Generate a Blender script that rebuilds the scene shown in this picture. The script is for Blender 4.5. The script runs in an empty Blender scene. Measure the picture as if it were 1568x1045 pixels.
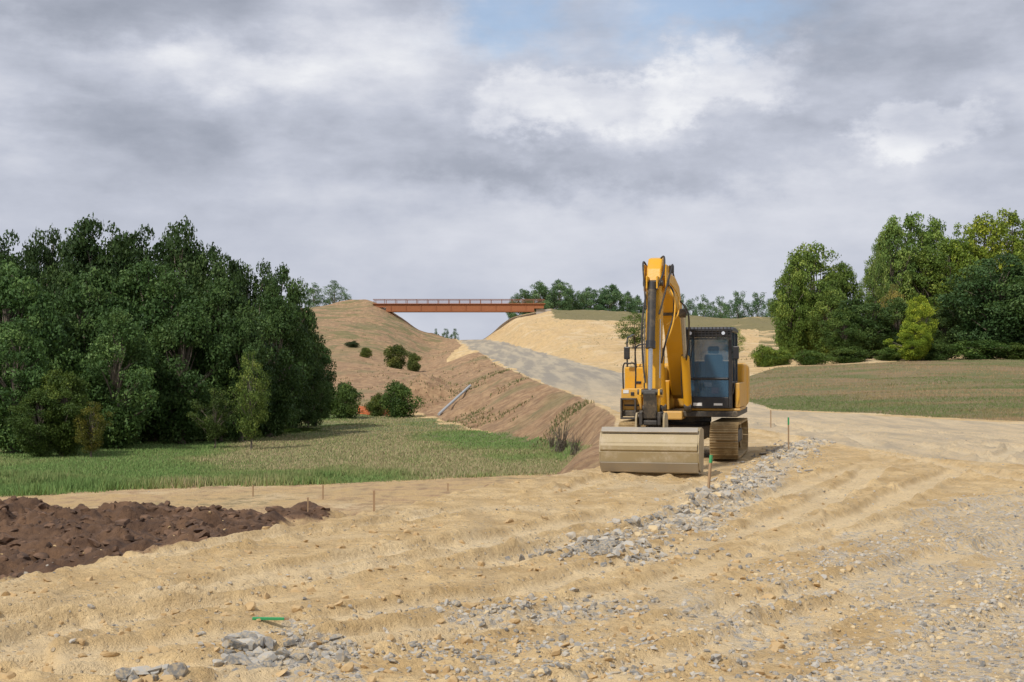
import bpy, math, random
import numpy as np
from mathutils import Vector, Matrix
rng=np.random.default_rng(7); random.seed(7)
F=2178.0; CX=784.0; HY=560.0; CZ=2.3
scene=bpy.context.scene
# ---------------------------------------------------------------- noise
def _h(ix,iy,s):
    h=(ix.astype(np.int64)*374761393+iy.astype(np.int64)*668265263+s*1442695041)&0xffffffff
    h=((h^(h>>13))*1274126177)&0xffffffff
    return ((h^(h>>16))&0xffff)/65535.0
def vn(x,y,s=0):
    ix=np.floor(x);iy=np.floor(y);fx=x-ix;fy=y-iy
    fx=fx*fx*fx*(fx*(fx*6-15)+10);fy=fy*fy*fy*(fy*(fy*6-15)+10)
    a=_h(ix,iy,s);b=_h(ix+1,iy,s);c=_h(ix,iy+1,s);d=_h(ix+1,iy+1,s)
    return (a*(1-fx)+b*fx)*(1-fy)+(c*(1-fx)+d*fx)*fy
def fbm(x,y,o=4,s=0):
    r=0;a=.5;t=0
    for i in range(o):
        r=r+a*vn(x*2**i+17*i,y*2**i-9*i,s+i);t+=a;a*=.5
    return r/t
def sstep(a,b,x):
    t=np.clip((x-a)/(b-a),0,1);return t*t*(3-2*t)
# ---------------------------------------------------------------- terrain stations
def X(px,z,Y): return ((px-CX)/F*Y, z)
ST=[]
def st(Y,pts): ST.append((Y,pts))
st(1,[(-80,-1.9),(-30,-1.9),(-14,-1.9),(-11.5,-1.9),(-8.5,.2),(3,.25),(6,.25),(10,.25),(30,.3),(80,.3)])
st(9,[(-80,-1.9),(-30,-1.9),(-12,-1.9),(-9.6,-1.8),(-6.8,.2),(2,.22),(5,.25),(10,.28),(30,.4),(80,.4)])
st(14,[(-80,-1.9),(-30,-1.9),(-12,-1.9),(-7.8,-1.8),(-4.9,.21),(2,.16),(5,.22),(10,.28),(30,.4),(80,.4)])
st(20,[(-80,-1.9),(-30,-1.9),(-12,-1.9),(-5.4,-1.8),(-2.5,.14),(3,.10),(6,.18),(10,.25),(30,.4),(90,.4)])
st(25,[(-80,-1.9),(-30,-1.9),(-12,-1.9),(-4,-1.8),(-.9,.08),(4,.08),(7,.15),(12,.22),(30,.4),(90,.4)])
st(31,[(-80,-1.9),(-30,-1.9),(-12,-1.9),(-1.5,-1.8),(2.0,.08),(5,.10),(8,.15),(14,.2),(30,.4),(90,.4)])
st(46,[(-80,-1.9),(-30,-1.9),(-12,-1.9),(.7,-1.8),(3.3,.1),(8,.12),(13,.2),(18,.3),(35,.5),(100,.6)])
st(57,[(-90,-1.9),(-30,-1.9),(-12,-1.9),(1.8,-1.8),(4.2,.2),(9,.22),(13,.3),(20,.45),(40,.6),(110,.7)])
st(64,[(-90,-1.9),(-30,-1.9),(-12,-1.9),(2.4,-1.8),(4.4,.25),(10,.27),(13,.4),(22,.65),(40,.9),(110,1.)])
st(81,[(-100,-1.9),(-30,-1.9),(-12,-1.9),(-.15,-1.8),(4.0,.45),(13,.48),(16,.8),(28,1.2),(45,1.5),(130,1.6)])
st(92,[(-110,-1.9),(-40,-1.9),(-14,-1.9),(-2,-1.8),(3.4,.65),(15,.7),(18,1.2),(30,1.6),(50,1.9),(140,2.)])
st(116,[(-130,-1.9),(-40,-1.9),(-16,-1.9),(-7,-1.8),(.85,1.5),(12.5,1.5),(17,2.1),(32,2.6),(60,2.9),(170,3.)])
st(150,[X(-1200,-1.0,150),X(300,-.9,150),X(520,-.8,150),X(640,-.45,150),X(768,2.3,150),X(930,2.4,150),X(985,3.0,150),X(1190,3.4,150),X(1568,3.6,150),X(3200,4,150)])
st(200,[X(-1200,5,200),X(400,4.6,200),X(540,3.9,200),X(640,2.3,200),X(732,4.1,200),X(825,4.2,200),X(872,6.0,200),X(950,6.4,200),X(1190,5.8,200),X(3200,5.5,200)])
st(250,[X(-1200,11,250),X(430,9.5,250),X(580,9.0,250),X(672,5.2,250),X(706,6.1,250),X(775,6.2,250),X(808,9.2,250),X(880,10.0,250),X(1190,9.0,250),X(3200,9,250)])
st(300,[X(-1200,14,300),X(460,14.6,300),X(562,15.9,300),X(660,9.6,300),X(700,7.7,300),X(738,7.8,300),X(788,12.2,300),X(838,14.2,300),X(1190,12.3,300),X(3200,12,300)])
st(345,[X(-1200,11,345),X(460,11,345),X(562,12,345),X(650,7,345),X(690,6,345),X(740,6,345),X(788,9,345),X(838,11,345),X(1190,10,345),X(3200,10,345)])
st(430,[X(p,2.5,430) for p in (-1200,400,560,650,700,760,800,850,1200,3200)])
st(5200,[X(p,0,5200) for p in (-1200,400,560,650,700,760,800,850,1200,3200)])
SY=np.array([s[0] for s in ST],float)
SX=np.array([[p[0] for p in s[1]] for s in ST]);SZ=np.array([[p[1] for p in s[1]] for s in ST])
def heap_mask(x,y):
    px=CX+F*x/y
    e=(fbm(x*.4,y*.4,3,91)-.5)
    return sstep(510,400,px+e*160)*sstep(23,27,y+e*3)*sstep(38.5,35.5,y+e*5)
def seg_dist(x,y,pl):
    d=np.full(np.shape(x),1e9)
    for (ax,ay),(bx,by) in zip(pl[:-1],pl[1:]):
        vx,vy=bx-ax,by-ay;L=vx*vx+vy*vy
        t=np.clip(((x-ax)*vx+(y-ay)*vy)/L,0,1)
        d=np.minimum(d,np.hypot(x-ax-t*vx,y-ay-t*vy))
    return d
def g2(px,py,z=.1):
    Y=(CZ-z)*F/(py-HY);return ((px-CX)/F*Y,Y)
BERM=[g2(905,848),g2(1000,822),g2(1070,785),g2(1130,750),g2(1190,712),g2(1235,680)]
def chaikin(pl,n=2):
    for _ in range(n):
        q=[pl[0]]
        for a,b in zip(pl[:-1],pl[1:]):
            q.append((a[0]*.75+b[0]*.25,a[1]*.75+b[1]*.25));q.append((a[0]*.25+b[0]*.75,a[1]*.25+b[1]*.75))
        q.append(pl[-1]);pl=q
    return pl
RUTS=[(chaikin([g2(250,1000),g2(800,905),g2(1150,812),g2(1330,738),g2(1500,690)]),1.05,.06),
      (chaikin([g2(620,1060),g2(1100,940),g2(1400,835),g2(1800,745)]),1.0,.05),
      (chaikin([g2(-200,960),g2(300,880),g2(700,810),g2(930,762),g2(1010,735)],2),1.1,.06),
      (chaikin([g2(850,1100),g2(1250,985),g2(1568,880),g2(1900,800)]),1.0,.05),
      (chaikin([g2(-100,1010),g2(500,930),g2(900,850),g2(1200,760),g2(1300,700),g2(1250,665)]),.95,.05),
      (chaikin([g2(1900,790),g2(1500,712),g2(1300,678),g2(1150,655)]),1.0,.06),
      (chaikin([g2(2100,745),g2(1568,688),g2(1300,660),g2(1100,645)]),1.0,.06)]
def ruts(x,y):
    z=np.zeros(x.shape);c=np.zeros(x.shape)
    k=(y>7)&(y<58)
    xx,yy=x[k],y[k];zz=np.zeros(xx.shape);cc=np.zeros(xx.shape)
    wob=(fbm(xx*.5,yy*.5,2,95)-.5)*.25
    tread=vn(xx*6,yy*6,96)
    for i,(pl,o,dp) in enumerate(RUTS):
        d=seg_dist(xx,yy,pl)+wob
        q=np.abs(d-o)
        inn=sstep(.32,.22,q);lip=np.exp(-((q-.37)/.07)**2)
        fade=sstep(.2,.5,fbm(xx*.22,yy*.22,2,97+i))
        zz+=fade*dp*(-inn*(.8+.5*tread)+.7*lip*(.2+1.6*fbm(xx*4,yy*4,2,99)));cc=np.maximum(cc,inn*fade)
    z[k]=zz;c[k]=cc
    return z,c
def H(x,y,detail=True):
    x=np.asarray(x,float);y=np.asarray(y,float)
    i=np.clip(np.searchsorted(SY,y)-1,0,len(SY)-2)
    t=np.clip((y-SY[i])/(SY[i+1]-SY[i]),0,1)
    K=SX.shape[1]
    xs=[SX[i,k]*(1-t)+SX[i+1,k]*t for k in range(K)]
    zs=[SZ[i,k]*(1-t)+SZ[i+1,k]*t for k in range(K)]
    z=zs[0].copy()
    for k in range(K-1):
        f=np.clip((x-xs[k])/np.maximum(xs[k+1]-xs[k],1e-3),0,1)
        f=.45*f+.55*f*f*(3-2*f)
        z=np.where(x>xs[k],zs[k]*(1-f)+zs[k+1]*f,z)
    if detail:
        hm=heap_mask(x,y)
        z=z+hm*(.15+.95*fbm(x*.55,y*.55,3,5)+.55*(fbm(x*2.2,y*2.2,4,6)-.5))
        far=sstep(110,220,y)*sstep(600,400,y)
        road=sstep(-1,1,x-xs[4])*sstep(1,-1,x-xs[5])
        z=z+far*(1-road)*(2.4*(fbm(x/16,y/16,5,11)-.5))
        m=sstep(60,110,y)*(1-road)*sstep(600,400,y);z=z+m*.5*(fbm(x/5,y/5,4,12)-.5)
        z=z+2.6*np.exp(-((x+7.8)/2.6)**2-((y-127)/6)**2)*(.7+.6*fbm(x*.8,y*.8,3,13))
        near=sstep(60,30,y)
        z=z+near*(.10*(fbm(x*.45,y*.3,3,21)-.5)+.04*(fbm(x*1.6,y*1.6,4,22)-.5)+.035*(fbm(x*5,y*5,4,23)-.5))
        lump=np.maximum(fbm(x*2.6,y*2.6,4,27)-.62,0);z=z+near*lump*.25
        u=x*.84-y*.54
        z=z+near*.03*(fbm(u*2.8,(x*.54+y*.84)*.2,4,24)-.5)
        z=z+ruts(x,y)[0]
        z=z+.09*np.exp(-(seg_dist(x,y,BERM)/.5)**2)
        slope=sstep(-.5,.6,x-xs[3])*sstep(.3,-.6,x-xs[4])
        z=z+slope*sstep(20,40,y)*.55*(fbm(x*.5,y*.5,5,31)-.5)
    return z
def proj(x,y,z): return CX+F*x/y, HY-F*(z-CZ)/y
_Ys=np.geomspace(7,330,5000)
def hit(px,py):
    x=(px-CX)/F*_Ys; z=H(x,_Ys); p=HY-F*(z-CZ)/_Ys
    k=np.argmax(p<=py)
    return float(x[k]),float(_Ys[k]),float(z[k])
# ---------------------------------------------------------------- material helpers
class NT:
    def __init__(s,nt): s.nt=nt;s.n=nt.nodes;s.l=nt.links
    def new(s,t,**k):
        n=s.n.new(t)
        for a,b in k.items(): setattr(n,a,b)
        return n
    def put(s,sock,v):
        if isinstance(v,bpy.types.NodeSocket): s.l.new(v,sock)
        else: sock.default_value=v
    def math(s,op,a,b=0.0,c=None,clamp=False):
        n=s.new('ShaderNodeMath',operation=op);n.use_clamp=clamp
        s.put(n.inputs[0],a);s.put(n.inputs[1],b)
        if c is not None:s.put(n.inputs[2],c)
        return n.outputs[0]
    def mix(s,f,a,b,bt='MIX'):
        n=s.new('ShaderNodeMix',data_type='RGBA',blend_type=bt)
        s.put(n.inputs[0],f)
        for k,v in ((6,a),(7,b)):
            if isinstance(v,tuple) and len(v)==3:v=(*v,1)
            s.put(n.inputs[k],v)
        return n.outputs[2]
    def noise(s,vec,scale,detail=4,rough=.55,col=False):
        n=s.new('ShaderNodeTexNoise');s.l.new(vec,n.inputs['Vector'])
        n.inputs['Scale'].default_value=scale;n.inputs['Detail'].default_value=detail;n.inputs['Roughness'].default_value=rough
        return n.outputs['Color'] if col else n.outputs['Fac']
    def map(s,vec,sc=(1,1,1),rot=(0,0,0),loc=(0,0,0)):
        n=s.new('ShaderNodeMapping');s.l.new(vec,n.inputs[0])
        n.inputs['Scale'].default_value=sc;n.inputs['Rotation'].default_value=rot;n.inputs['Location'].default_value=loc
        return n.outputs[0]
    def step(s,x,a,b):
        n=s.new('ShaderNodeMapRange',interpolation_type='SMOOTHSTEP')
        s.put(n.inputs[0],x);n.inputs[1].default_value=a;n.inputs[2].default_value=b
        return n.outputs[0]
    def attr(s,name): return s.new('ShaderNodeAttribute',attribute_name=name)
def newmat(name,rough=.8):
    m=bpy.data.materials.new(name);m.use_nodes=True
    T=NT(m.node_tree);b=T.n['Principled BSDF'];b.inputs['Roughness'].default_value=rough
    return m,T,b
def bump(T,b,h,dist,strength=1.0):
    n=T.new('ShaderNodeBump');T.l.new(h,n.inputs['Height']);n.inputs['Distance'].default_value=dist;n.inputs['Strength'].default_value=strength
    T.l.new(n.outputs[0],b.inputs['Normal'])
def dusty(name,col,rough=.5,dust=(.42,.32,.19),amt=.35,metal=0.0,zlo=0,zhi=0):
    m,T,b=newmat(name,rough)
    pos=T.new('ShaderNodeNewGeometry').outputs['Position']
    n1=T.noise(pos,3.0,5,.65);n2=T.noise(pos,22,3,.6)
    f=T.math('ADD',T.math('MULTIPLY',n1,.7),T.math('MULTIPLY',n2,.3))
    if zhi>zlo:
        sx=T.new('ShaderNodeSeparateXYZ');T.l.new(pos,sx.inputs[0])
        hf=T.math('SUBTRACT',1.0,T.step(sx.outputs[2],zlo,zhi))
        f=T.math('ADD',f,T.math('MULTIPLY',hf,.28))
    mk=T.math('MULTIPLY',T.step(f,.42,.78),amt*2,clamp=True)
    c=T.mix(T.math('MULTIPLY',n2,.35),col,tuple(v*.72 for v in col))
    T.l.new(T.mix(mk,c,dust),b.inputs['Base Color'])
    b.inputs['Metallic'].default_value=metal
    r=T.math('ADD',rough,T.math('MULTIPLY',mk,.35),clamp=True);T.l.new(r,b.inputs['Roughness'])
    bump(T,b,n2,.004,.5)
    return m
# ---------------------------------------------------------------- ground mesh
def in_poly(px,py,poly):
    r=np.zeros(px.shape,bool);n=len(poly)
    for i in range(n):
        x1,y1=poly[i];x2,y2=poly[(i+1)%n]
        if y1==y2:continue
        c=((y1>py)!=(y2>py))&(px<(x2-x1)*(py-y1)/(y2-y1)+x1)
        r^=c
    return r
def pmask(px,py,poly,soft):
    r=0.0
    for a in range(6):
        r=r+in_poly(px+soft*2*math.cos(a*1.05),py+soft*.5*math.sin(a*1.05),poly)
    return r/6.0
ROAD=[(700,521),(735,518),(775,525),(830,541),(950,572),(1130,602),(1180,628),(1568,650),(3200,790),(3200,900),(1568,712),(1400,700),(1250,672),(1140,655),(950,632),(870,600),(800,572),(740,544)]
GR1=[(3200,760),(1568,745),(1350,785),(1200,850),(1000,920),(620,975),(540,1400),(4000,2400)]
GR3=[(660,915),(860,915),(1000,898),(1040,930),(900,952),(690,960)]
GR4=[(350,950),(470,965),(545,1000),(530,1060),(330,1060),(340,1000)]
MEAD=[(-3000,786),(0,760),(200,748),(430,743),(700,731),(840,725),(915,690),(860,676),(760,664),(700,652),(645,640),(500,626),(-3000,600)]
FIELD=[(1120,585),(1190,562),(1568,545),(3200,530),(3200,780),(1568,646),(1180,626),(1120,606)]
LHILL=[(440,440),(560,455),(640,495),(690,520),(660,545),(600,545),(540,530),(440,560)]
RHILL=[(838,472),(1200,470),(1200,506),(1050,504),(960,492),(850,490)]
def zones(x,y,z):
    px,py=proj(x,y,z)
    w1=(fbm(x*.5,y*.3,3,41)-.5);w2=(fbm(x*.3,y*.5,3,42)-.5)
    sc=np.clip(40/y,.3,3)
    qx=px+w1*90*sc;qy=py+w2*22*np.clip(30/y,.3,2)
    gravel=np.maximum.reduce([.55*pmask(qx,qy,GR1,14)*(.62+.5*sstep(900,1500,px)),.58*pmask(qx,qy,GR3,10),.75*pmask(qx,qy,GR4,6),.7*sstep(.9,.25,seg_dist(x,y,BERM)+w1*.8)])*(y<60)
    road=pmask(px+w1*20,py+w2*4,ROAD,2)
    mead=pmask(px+w1*60,py+w2*8,MEAD,4)*(y>43)*(y<135)
    field=pmask(px,py+w2*3,FIELD,2)*(y>45)
    mud=heap_mask(x,y)
    i=np.clip(np.searchsorted(SY,y)-1,0,len(SY)-2);t=np.clip((y-SY[i])/(SY[i+1]-SY[i]),0,1)
    x3=SX[i,3]*(1-t)+SX[i+1,3]*t;x4=SX[i,4]*(1-t)+SX[i+1,4]*t;x5=SX[i,5]*(1-t)+SX[i+1,5]*t
    bank=sstep(-.8,.5,x-x3)*sstep(.3,-.4,x-x4)*(y>16)*(y<190)
    bank=np.maximum(bank,(y>118)*(y<185)*(x<x3+1)*.95)
    low=(y>20)*(y<60)*(x<x3)*.47
    bank=np.maximum(bank,low)
    bank=np.maximum(bank,.62*(y>185)*(y<345)*(x<x3+4))
    bank=np.maximum(bank,.42*(y>135)*(y<345)*(x>x5))
    weeds=np.maximum.reduce([pmask(qx,qy,LHILL,6)*.44,pmask(px,py,RHILL,3)*.75,.9*(y>345)*1.0,
        .9*((x<x3-60)|(px<440))*(y>125)])*(y>125)
    weeds=np.maximum(weeds,.5*(y>135)*(px>1160))
    return gravel,road,mead,field,mud,bank,np.asarray(weeds,float)
pxs=np.concatenate([np.linspace(-1150,-80,70)[:-1],np.linspace(-80,1650,760),np.linspace(1650,3150,80)[1:]])
Yr=np.concatenate([np.geomspace(1.2,8,30)[:-1],np.geomspace(8,60,520)[:-1],np.geomspace(60,350,280)[:-1],np.geomspace(350,5000,30)])
PX,YY=np.meshgrid(pxs,Yr)
XX=(PX-CX)/F*YY
widen=1+np.clip((14-YY)/14,0,1)*3.0*np.abs((PX-CX)/1500)**2
XX=XX*widen
x=XX.ravel();y=YY.ravel();z=H(x,y)
def mesh_from(name,co,faces,mats,smooth=False,attrs=None,midx=None):
    me=bpy.data.meshes.new(name)
    n=len(co);k=faces.shape[1];m=len(faces)
    me.vertices.add(n);me.vertices.foreach_set('co',co.astype(np.float32).ravel())
    me.loops.add(m*k);me.loops.foreach_set('vertex_index',faces.astype(np.int32).ravel())
    me.polygons.add(m);me.polygons.foreach_set('loop_start',np.arange(0,m*k,k,dtype=np.int32))
    try: me.polygons.foreach_set('loop_total',np.full(m,k,dtype=np.int32))
    except Exception: pass
    for mt in mats: me.materials.append(mt)
    if midx is not None: me.polygons.foreach_set('material_index',midx.astype(np.int32))
    me.polygons.foreach_set('use_smooth',np.full(m,smooth,dtype=bool))
    if attrs:
        for a,(t,v) in attrs.items():
            at=me.attributes.new(a,t,'POINT')
            if t=='FLOAT': at.data.foreach_set('value',v.astype(np.float32))
            else: at.data.foreach_set('color',v.astype(np.float32).ravel())
    me.update(calc_edges=True)
    return me
def add(name,me,loc=(0,0,0),rot=0,scale=(1,1,1)):
    o=bpy.data.objects.new(name,me);scene.collection.objects.link(o)
    o.location=loc;o.rotation_euler=(0,0,rot);o.scale=scale
    return o
nr,nc=PX.shape
idx=np.arange(nr*nc).reshape(nr,nc)
faces=np.stack([idx[:-1,:-1],idx[:-1,1:],idx[1:,1:],idx[1:,:-1]],-1).reshape(-1,4)
gv,rd,md,fd,mu,bk,wd=zones(x,y,z)
one=np.ones_like(x)
zA=np.stack([gv,md,mu,one],-1);zB=np.stack([fd,bk,rd,one],-1);zR=ruts(x,y)[1]
gm,T,b=newmat('ground_soil',.95)
pos=T.new('ShaderNodeNewGeometry').outputs['Position']
A=T.new('ShaderNodeSeparateColor');T.l.new(T.attr('zA').outputs['Color'],A.inputs[0])
B=T.new('ShaderNodeSeparateColor');T.l.new(T.attr('zB').outputs['Color'],B.inputs[0])
WD=T.attr('zW').outputs['Fac'];RT=T.attr('zR').outputs['Fac']
nbig=T.noise(pos,.22,5,.6);nmid=T.noise(pos,1.3,7,.68);nfin=T.noise(pos,9,5,.7)
strk=T.noise(T.map(pos,(.9,.12,1),(0,0,-.57)),1.6,6,.68)
sand=T.mix(T.step(nmid,.3,.7),(.49,.325,.14),(.75,.545,.28))
sand=T.mix(T.math('MULTIPLY',T.step(strk,.46,.68),.55),sand,(.45,.33,.18))
sand=T.mix(T.math('MULTIPLY',T.step(nbig,.5,.64),.55),sand,(.72,.575,.36))
sand=T.mix(T.math('MULTIPLY',T.step(nfin,.52,.70),.55),sand,(.33,.215,.10))
sand=T.mix(T.math('MULTIPLY',RT,.55),sand,(.76,.60,.37))
vo=T.new('ShaderNodeTexVoronoi');T.l.new(pos,vo.inputs['Vector']);vo.inputs['Scale'].default_value=24
vs=T.new('ShaderNodeSeparateColor');T.l.new(vo.outputs['Color'],vs.inputs[0])
peb=T.math('MULTIPLY',T.step(vs.outputs[2],.86,.88),T.step(vo.outputs['Distance'],.5,.3))
sand=T.mix(T.math('MULTIPLY',peb,.6),sand,T.mix(vs.outputs[0],(.26,.22,.17),(.56,.50,.40)))
grav=T.mix(vs.outputs[0],(.28,.27,.25),(.58,.54,.48))
grav=T.mix(T.math('MULTIPLY',T.step(vs.outputs[1],.45,.55),.8),grav,(.60,.47,.28))
def wm(w,n,k=.9,lo=.42,hi=.58): return T.step(T.math('ADD',w,T.math('MULTIPLY',T.math('SUBTRACT',n,.5),k)),lo,hi)
col=sand
sepy=T.new('ShaderNodeSeparateXYZ');T.l.new(pos,sepy.inputs[0])
farw=T.step(sepy.outputs[1],66,115)
roadc=T.mix(T.step(strk,.36,.62),(.42,.35,.25),(.68,.53,.33))
roadc=T.mix(T.math('MULTIPLY',T.step(nmid,.46,.68),.6),roadc,(.62,.46,.25))
roadc=T.mix(T.math('MULTIPLY',T.step(vs.outputs[2],.5,.9),.35),roadc,(.30,.28,.25))
roadc=T.mix(T.math('MULTIPLY',RT,.5),roadc,(.70,.57,.37))
rfar=T.mix(T.step(T.noise(T.map(pos,(1,.06,1),(0,0,.12)),.8,5,.6),.4,.62),(.26,.245,.215),(.45,.39,.29))
roadc=T.mix(farw,roadc,rfar)
col=T.mix(T.math('MULTIPLY',wm(B.outputs[2],nmid,.6),.85),col,roadc)
bankc=T.mix(T.step(nmid,.33,.67),(.25,.145,.075),(.45,.29,.155))
bankc=T.mix(T.math('MULTIPLY',T.step(strk,.48,.62),.4),bankc,(.19,.12,.065))
bankc=T.mix(T.math('MULTIPLY',T.step(T.noise(pos,.09,6,.65),.52,.62),.55),bankc,(.17,.165,.065))
col=T.mix(wm(B.outputs[1],nmid,.8),col,bankc)
weedc=T.mix(nmid,(.12,.12,.045),(.27,.21,.09))
col=T.mix(wm(WD,T.noise(T.map(pos,(.3,.6,1)),.5,6,.7),1.8),col,weedc)
fb=T.noise(T.map(pos,(.5,1,1)),.35,7,.68)
fieldc=T.mix(T.step(fb,.36,.62),(.14,.165,.05),(.27,.19,.10))
fieldc=T.mix(T.math('MULTIPLY',nfin,.4),fieldc,(.15,.11,.05))
col=T.mix(wm(B.outputs[0],nmid,.35),col,fieldc)
grassc=T.mix(T.step(nbig,.4,.6),(.13,.17,.05),(.22,.20,.09))
grassc=T.mix(T.math('MULTIPLY',nfin,.4),grassc,(.11,.115,.045))
col=T.mix(wm(A.outputs[1],nmid,.6),col,grassc)
mudc=T.mix(T.step(nmid,.3,.7),(.06,.031,.018),(.19,.105,.055))
col=T.mix(wm(A.outputs[2],nmid,.3),col,mudc)
gm_=wm(A.outputs[0],T.math('ADD',T.math('MULTIPLY',strk,.5),T.math('MULTIPLY',nmid,.5)),2.6,.38,.66)
gmask=T.math('MULTIPLY',gm_,T.math('ADD',.2,T.math('MULTIPLY',T.step(vs.outputs[2],.3,.45),.6)))
col=T.mix(gmask,col,grav)
T.l.new(col,b.inputs['Base Color'])
hh=T.math('ADD',T.math('MULTIPLY',T.noise(pos,11,5,.75),1.0),T.math('MULTIPLY',peb,.25))
bump(T,b,hh,.09,.9)
me=mesh_from('ground',np.stack([x,y,z],-1),faces,[gm],True,{'zA':('FLOAT_COLOR',zA),'zB':('FLOAT_COLOR',zB),'zW':('FLOAT',wd),'zR':('FLOAT',zR)})
add('ground',me)
# ---------------------------------------------------------------- foliage materials
def leafmat(name,c1,c2,c3):
    m,T,b=newmat(name,.6)
    t=T.attr('tint').outputs['Fac']
    oi=T.new('ShaderNodeObjectInfo')
    c=T.mix(T.step(t,0,.55),c1,c2);c=T.mix(T.step(t,.55,1.0),c,c3)
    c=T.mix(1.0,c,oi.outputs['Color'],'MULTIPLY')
    T.l.new(c,b.inputs['Base Color'])
    b.inputs['Specular IOR Level'].default_value=.25
    tr=T.new('ShaderNodeBsdfTranslucent');T.l.new(T.mix(.5,c,(.12,.16,.02)),tr.inputs[0])
    mx=T.new('ShaderNodeMixShader');mx.inputs[0].default_value=.2
    T.l.new(b.outputs[0],mx.inputs[1]);T.l.new(tr.outputs[0],mx.inputs[2])
    T.l.new(mx.outputs[0],T.n['Material Output'].inputs['Surface'])
    return m
LEAF=leafmat('oak_foliage',(.022,.048,.012),(.058,.10,.024),(.14,.19,.05))
m,T,b=newmat('bark',.9);BARK=m
p=T.new('ShaderNodeTexCoord').outputs['Object']
n=T.noise(T.map(p,(6,6,1)),2,5,.7);T.l.new(T.mix(n,(.08,.06,.04),(.26,.22,.17)),b.inputs['Base Color']);bump(T,b,n,.04)
def tube(pts,rad,k=7):
    co=[];fa=[]
    for i,(p_,r) in enumerate(zip(pts,rad)):
        p_=np.array(p_,float)
        d=np.array(pts[min(i+1,len(pts)-1)],float)-np.array(pts[max(i-1,0)],float);d/=np.linalg.norm(d)+1e-9
        a=np.cross(d,[.31,.95,.05]);a/=np.linalg.norm(a)+1e-9;c=np.cross(d,a)
        for j in range(k):
            t=2*math.pi*j/k;co.append(p_+r*(math.cos(t)*a+math.sin(t)*c))
    for i in range(len(pts)-1):
        for j in range(k):
            fa.append((i*k+j,i*k+(j+1)%k,(i+1)*k+(j+1)%k,(i+1)*k+j))
    return np.array(co),np.array(fa)
def tree_mesh(name,seed,H_=10,Wd=8,base=.1,nb=110,nl=260,leaf=.2,fill=.5,br=(.09,.16),shape=.42,trunk=.3,flat=.75,amp=.2):
    r=np.random.default_rng(seed)
    P=[];tint=[];Fc=[];mi=[];off=0
    blobs=[]
    boughs=[(r.uniform(0,6.28),r.uniform(.15,1),r.uniform(.75,1.25)) for _ in range(9)]
    for i in range(nb):
        h=r.uniform(0,1)**.9
        prof=(h/shape)**.5 if h<shape else math.sqrt(max(0,1-((h-shape)/(1-shape))**2.3))
        prof=max(prof,.25)
        a=r.uniform(0,2*math.pi)
        lob=1+amp*math.sin(2*a+seed)+amp*.8*math.sin(3*a+seed*2.1+h*5)
        for (ba,bh,bs) in boughs:
            q_=math.exp(-((math.cos(a-ba)-1)/.25)**2-((h-bh)/.16)**2);lob*=1+(bs-1)*q_
        q=math.sqrt(r.uniform(fill*fill,1))*.88
        R=Wd/2*prof*q*lob
        s=r.uniform(*br)*Wd*(.75+.35*(1-h))
        zz=H_*(base+(1-base)*h*.93)*(1+.07*math.sin(a*2+seed*1.7))
        blobs.append((R*math.cos(a),R*math.sin(a),zz,s,r.uniform(0,1)))
    tr=[(0,0,-.5)];x0=y0=0
    for k in range(1,7):
        x0+=r.normal()*.12;y0+=r.normal()*.12;tr.append((x0,y0,H_*.8*k/6))
    rad=[trunk*1.35]+[trunk*(1-.13*k) for k in range(1,7)]
    co,fa=tube(tr,rad,9);P.append(co);tint.append(np.zeros(len(co)));Fc.append(fa+off);mi.append(np.zeros(len(fa)));off+=len(co)
    for bb in blobs[::3]:
        k=int(np.clip(bb[2]/H_/.8*6*.6,1,5));s0=np.array(tr[k]);e=np.array(bb[:3])
        md_=(s0+e)/2+r.normal(size=3)*.25;
        co,fa=tube([s0,md_,e],[trunk*.38,trunk*.22,.03],5)
        P.append(co);tint.append(np.zeros(len(co)));Fc.append(fa+off);mi.append(np.zeros(len(fa)));off+=len(co)
    for (bx,by,bz,s,t) in blobs:
        n=int(nl*(s/(Wd*.125))**2)
        d=r.normal(size=(n,3));d[:,2]+=.25;d/=np.linalg.norm(d,axis=1)[:,None]
        rr=s*(.4+.72*np.sqrt(r.uniform(size=n)))*(1+.3*np.sin(d[:,0]*5+bx*3)*np.cos(d[:,1]*6+by))
        c=d*rr[:,None]*np.array([1.15,1.15,flat])+np.array([bx,by,bz])
        nn=d*.8+r.normal(size=(n,3))*.7;nn/=np.linalg.norm(nn,axis=1)[:,None]
        a=np.cross(nn,r.normal(size=(n,3)));a/=np.linalg.norm(a,axis=1)[:,None];e=np.cross(nn,a)
        L=leaf*r.uniform(.5,1.4,size=n)
        a=a*L[:,None];e=e*(L*r.uniform(.45,.8,size=n))[:,None]
        v=np.stack([c-a,c-e*.9+a*.1,c+a,c+e*.9-a*.1],1).reshape(-1,3)
        P.append(v);tt=np.clip(t*.6+r.uniform(0,.4,size=n),0,1);tint.append(np.repeat(tt,4))
        Fc.append(np.arange(4*n).reshape(n,4)+off);mi.append(np.ones(n));off+=4*n
    P=np.concatenate(P);P[:,2]=np.maximum(P[:,2],-.5)
    return mesh_from(name,P,np.concatenate(Fc),[BARK,LEAF],False,{'tint':('FLOAT',np.concatenate(tint))},np.concatenate(mi))
OAK=[tree_mesh('oak_mesh_%d'%i,10+i,10,8.2,.07,150,400,.12,.5,(.06,.135),.5,amp=.24) for i in range(5)]
TALL=[tree_mesh('poplar_mesh_%d'%i,30+i,12,6.0,.04,170,230,.12,.15,(.06,.13),.5,.2,.95) for i in range(4)]
AIRY=[tree_mesh('ash_mesh_%d'%i,50+i,10,8.5,.16,75,210,.13,.2,(.07,.12),.5,.17) for i in range(3)]
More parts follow.
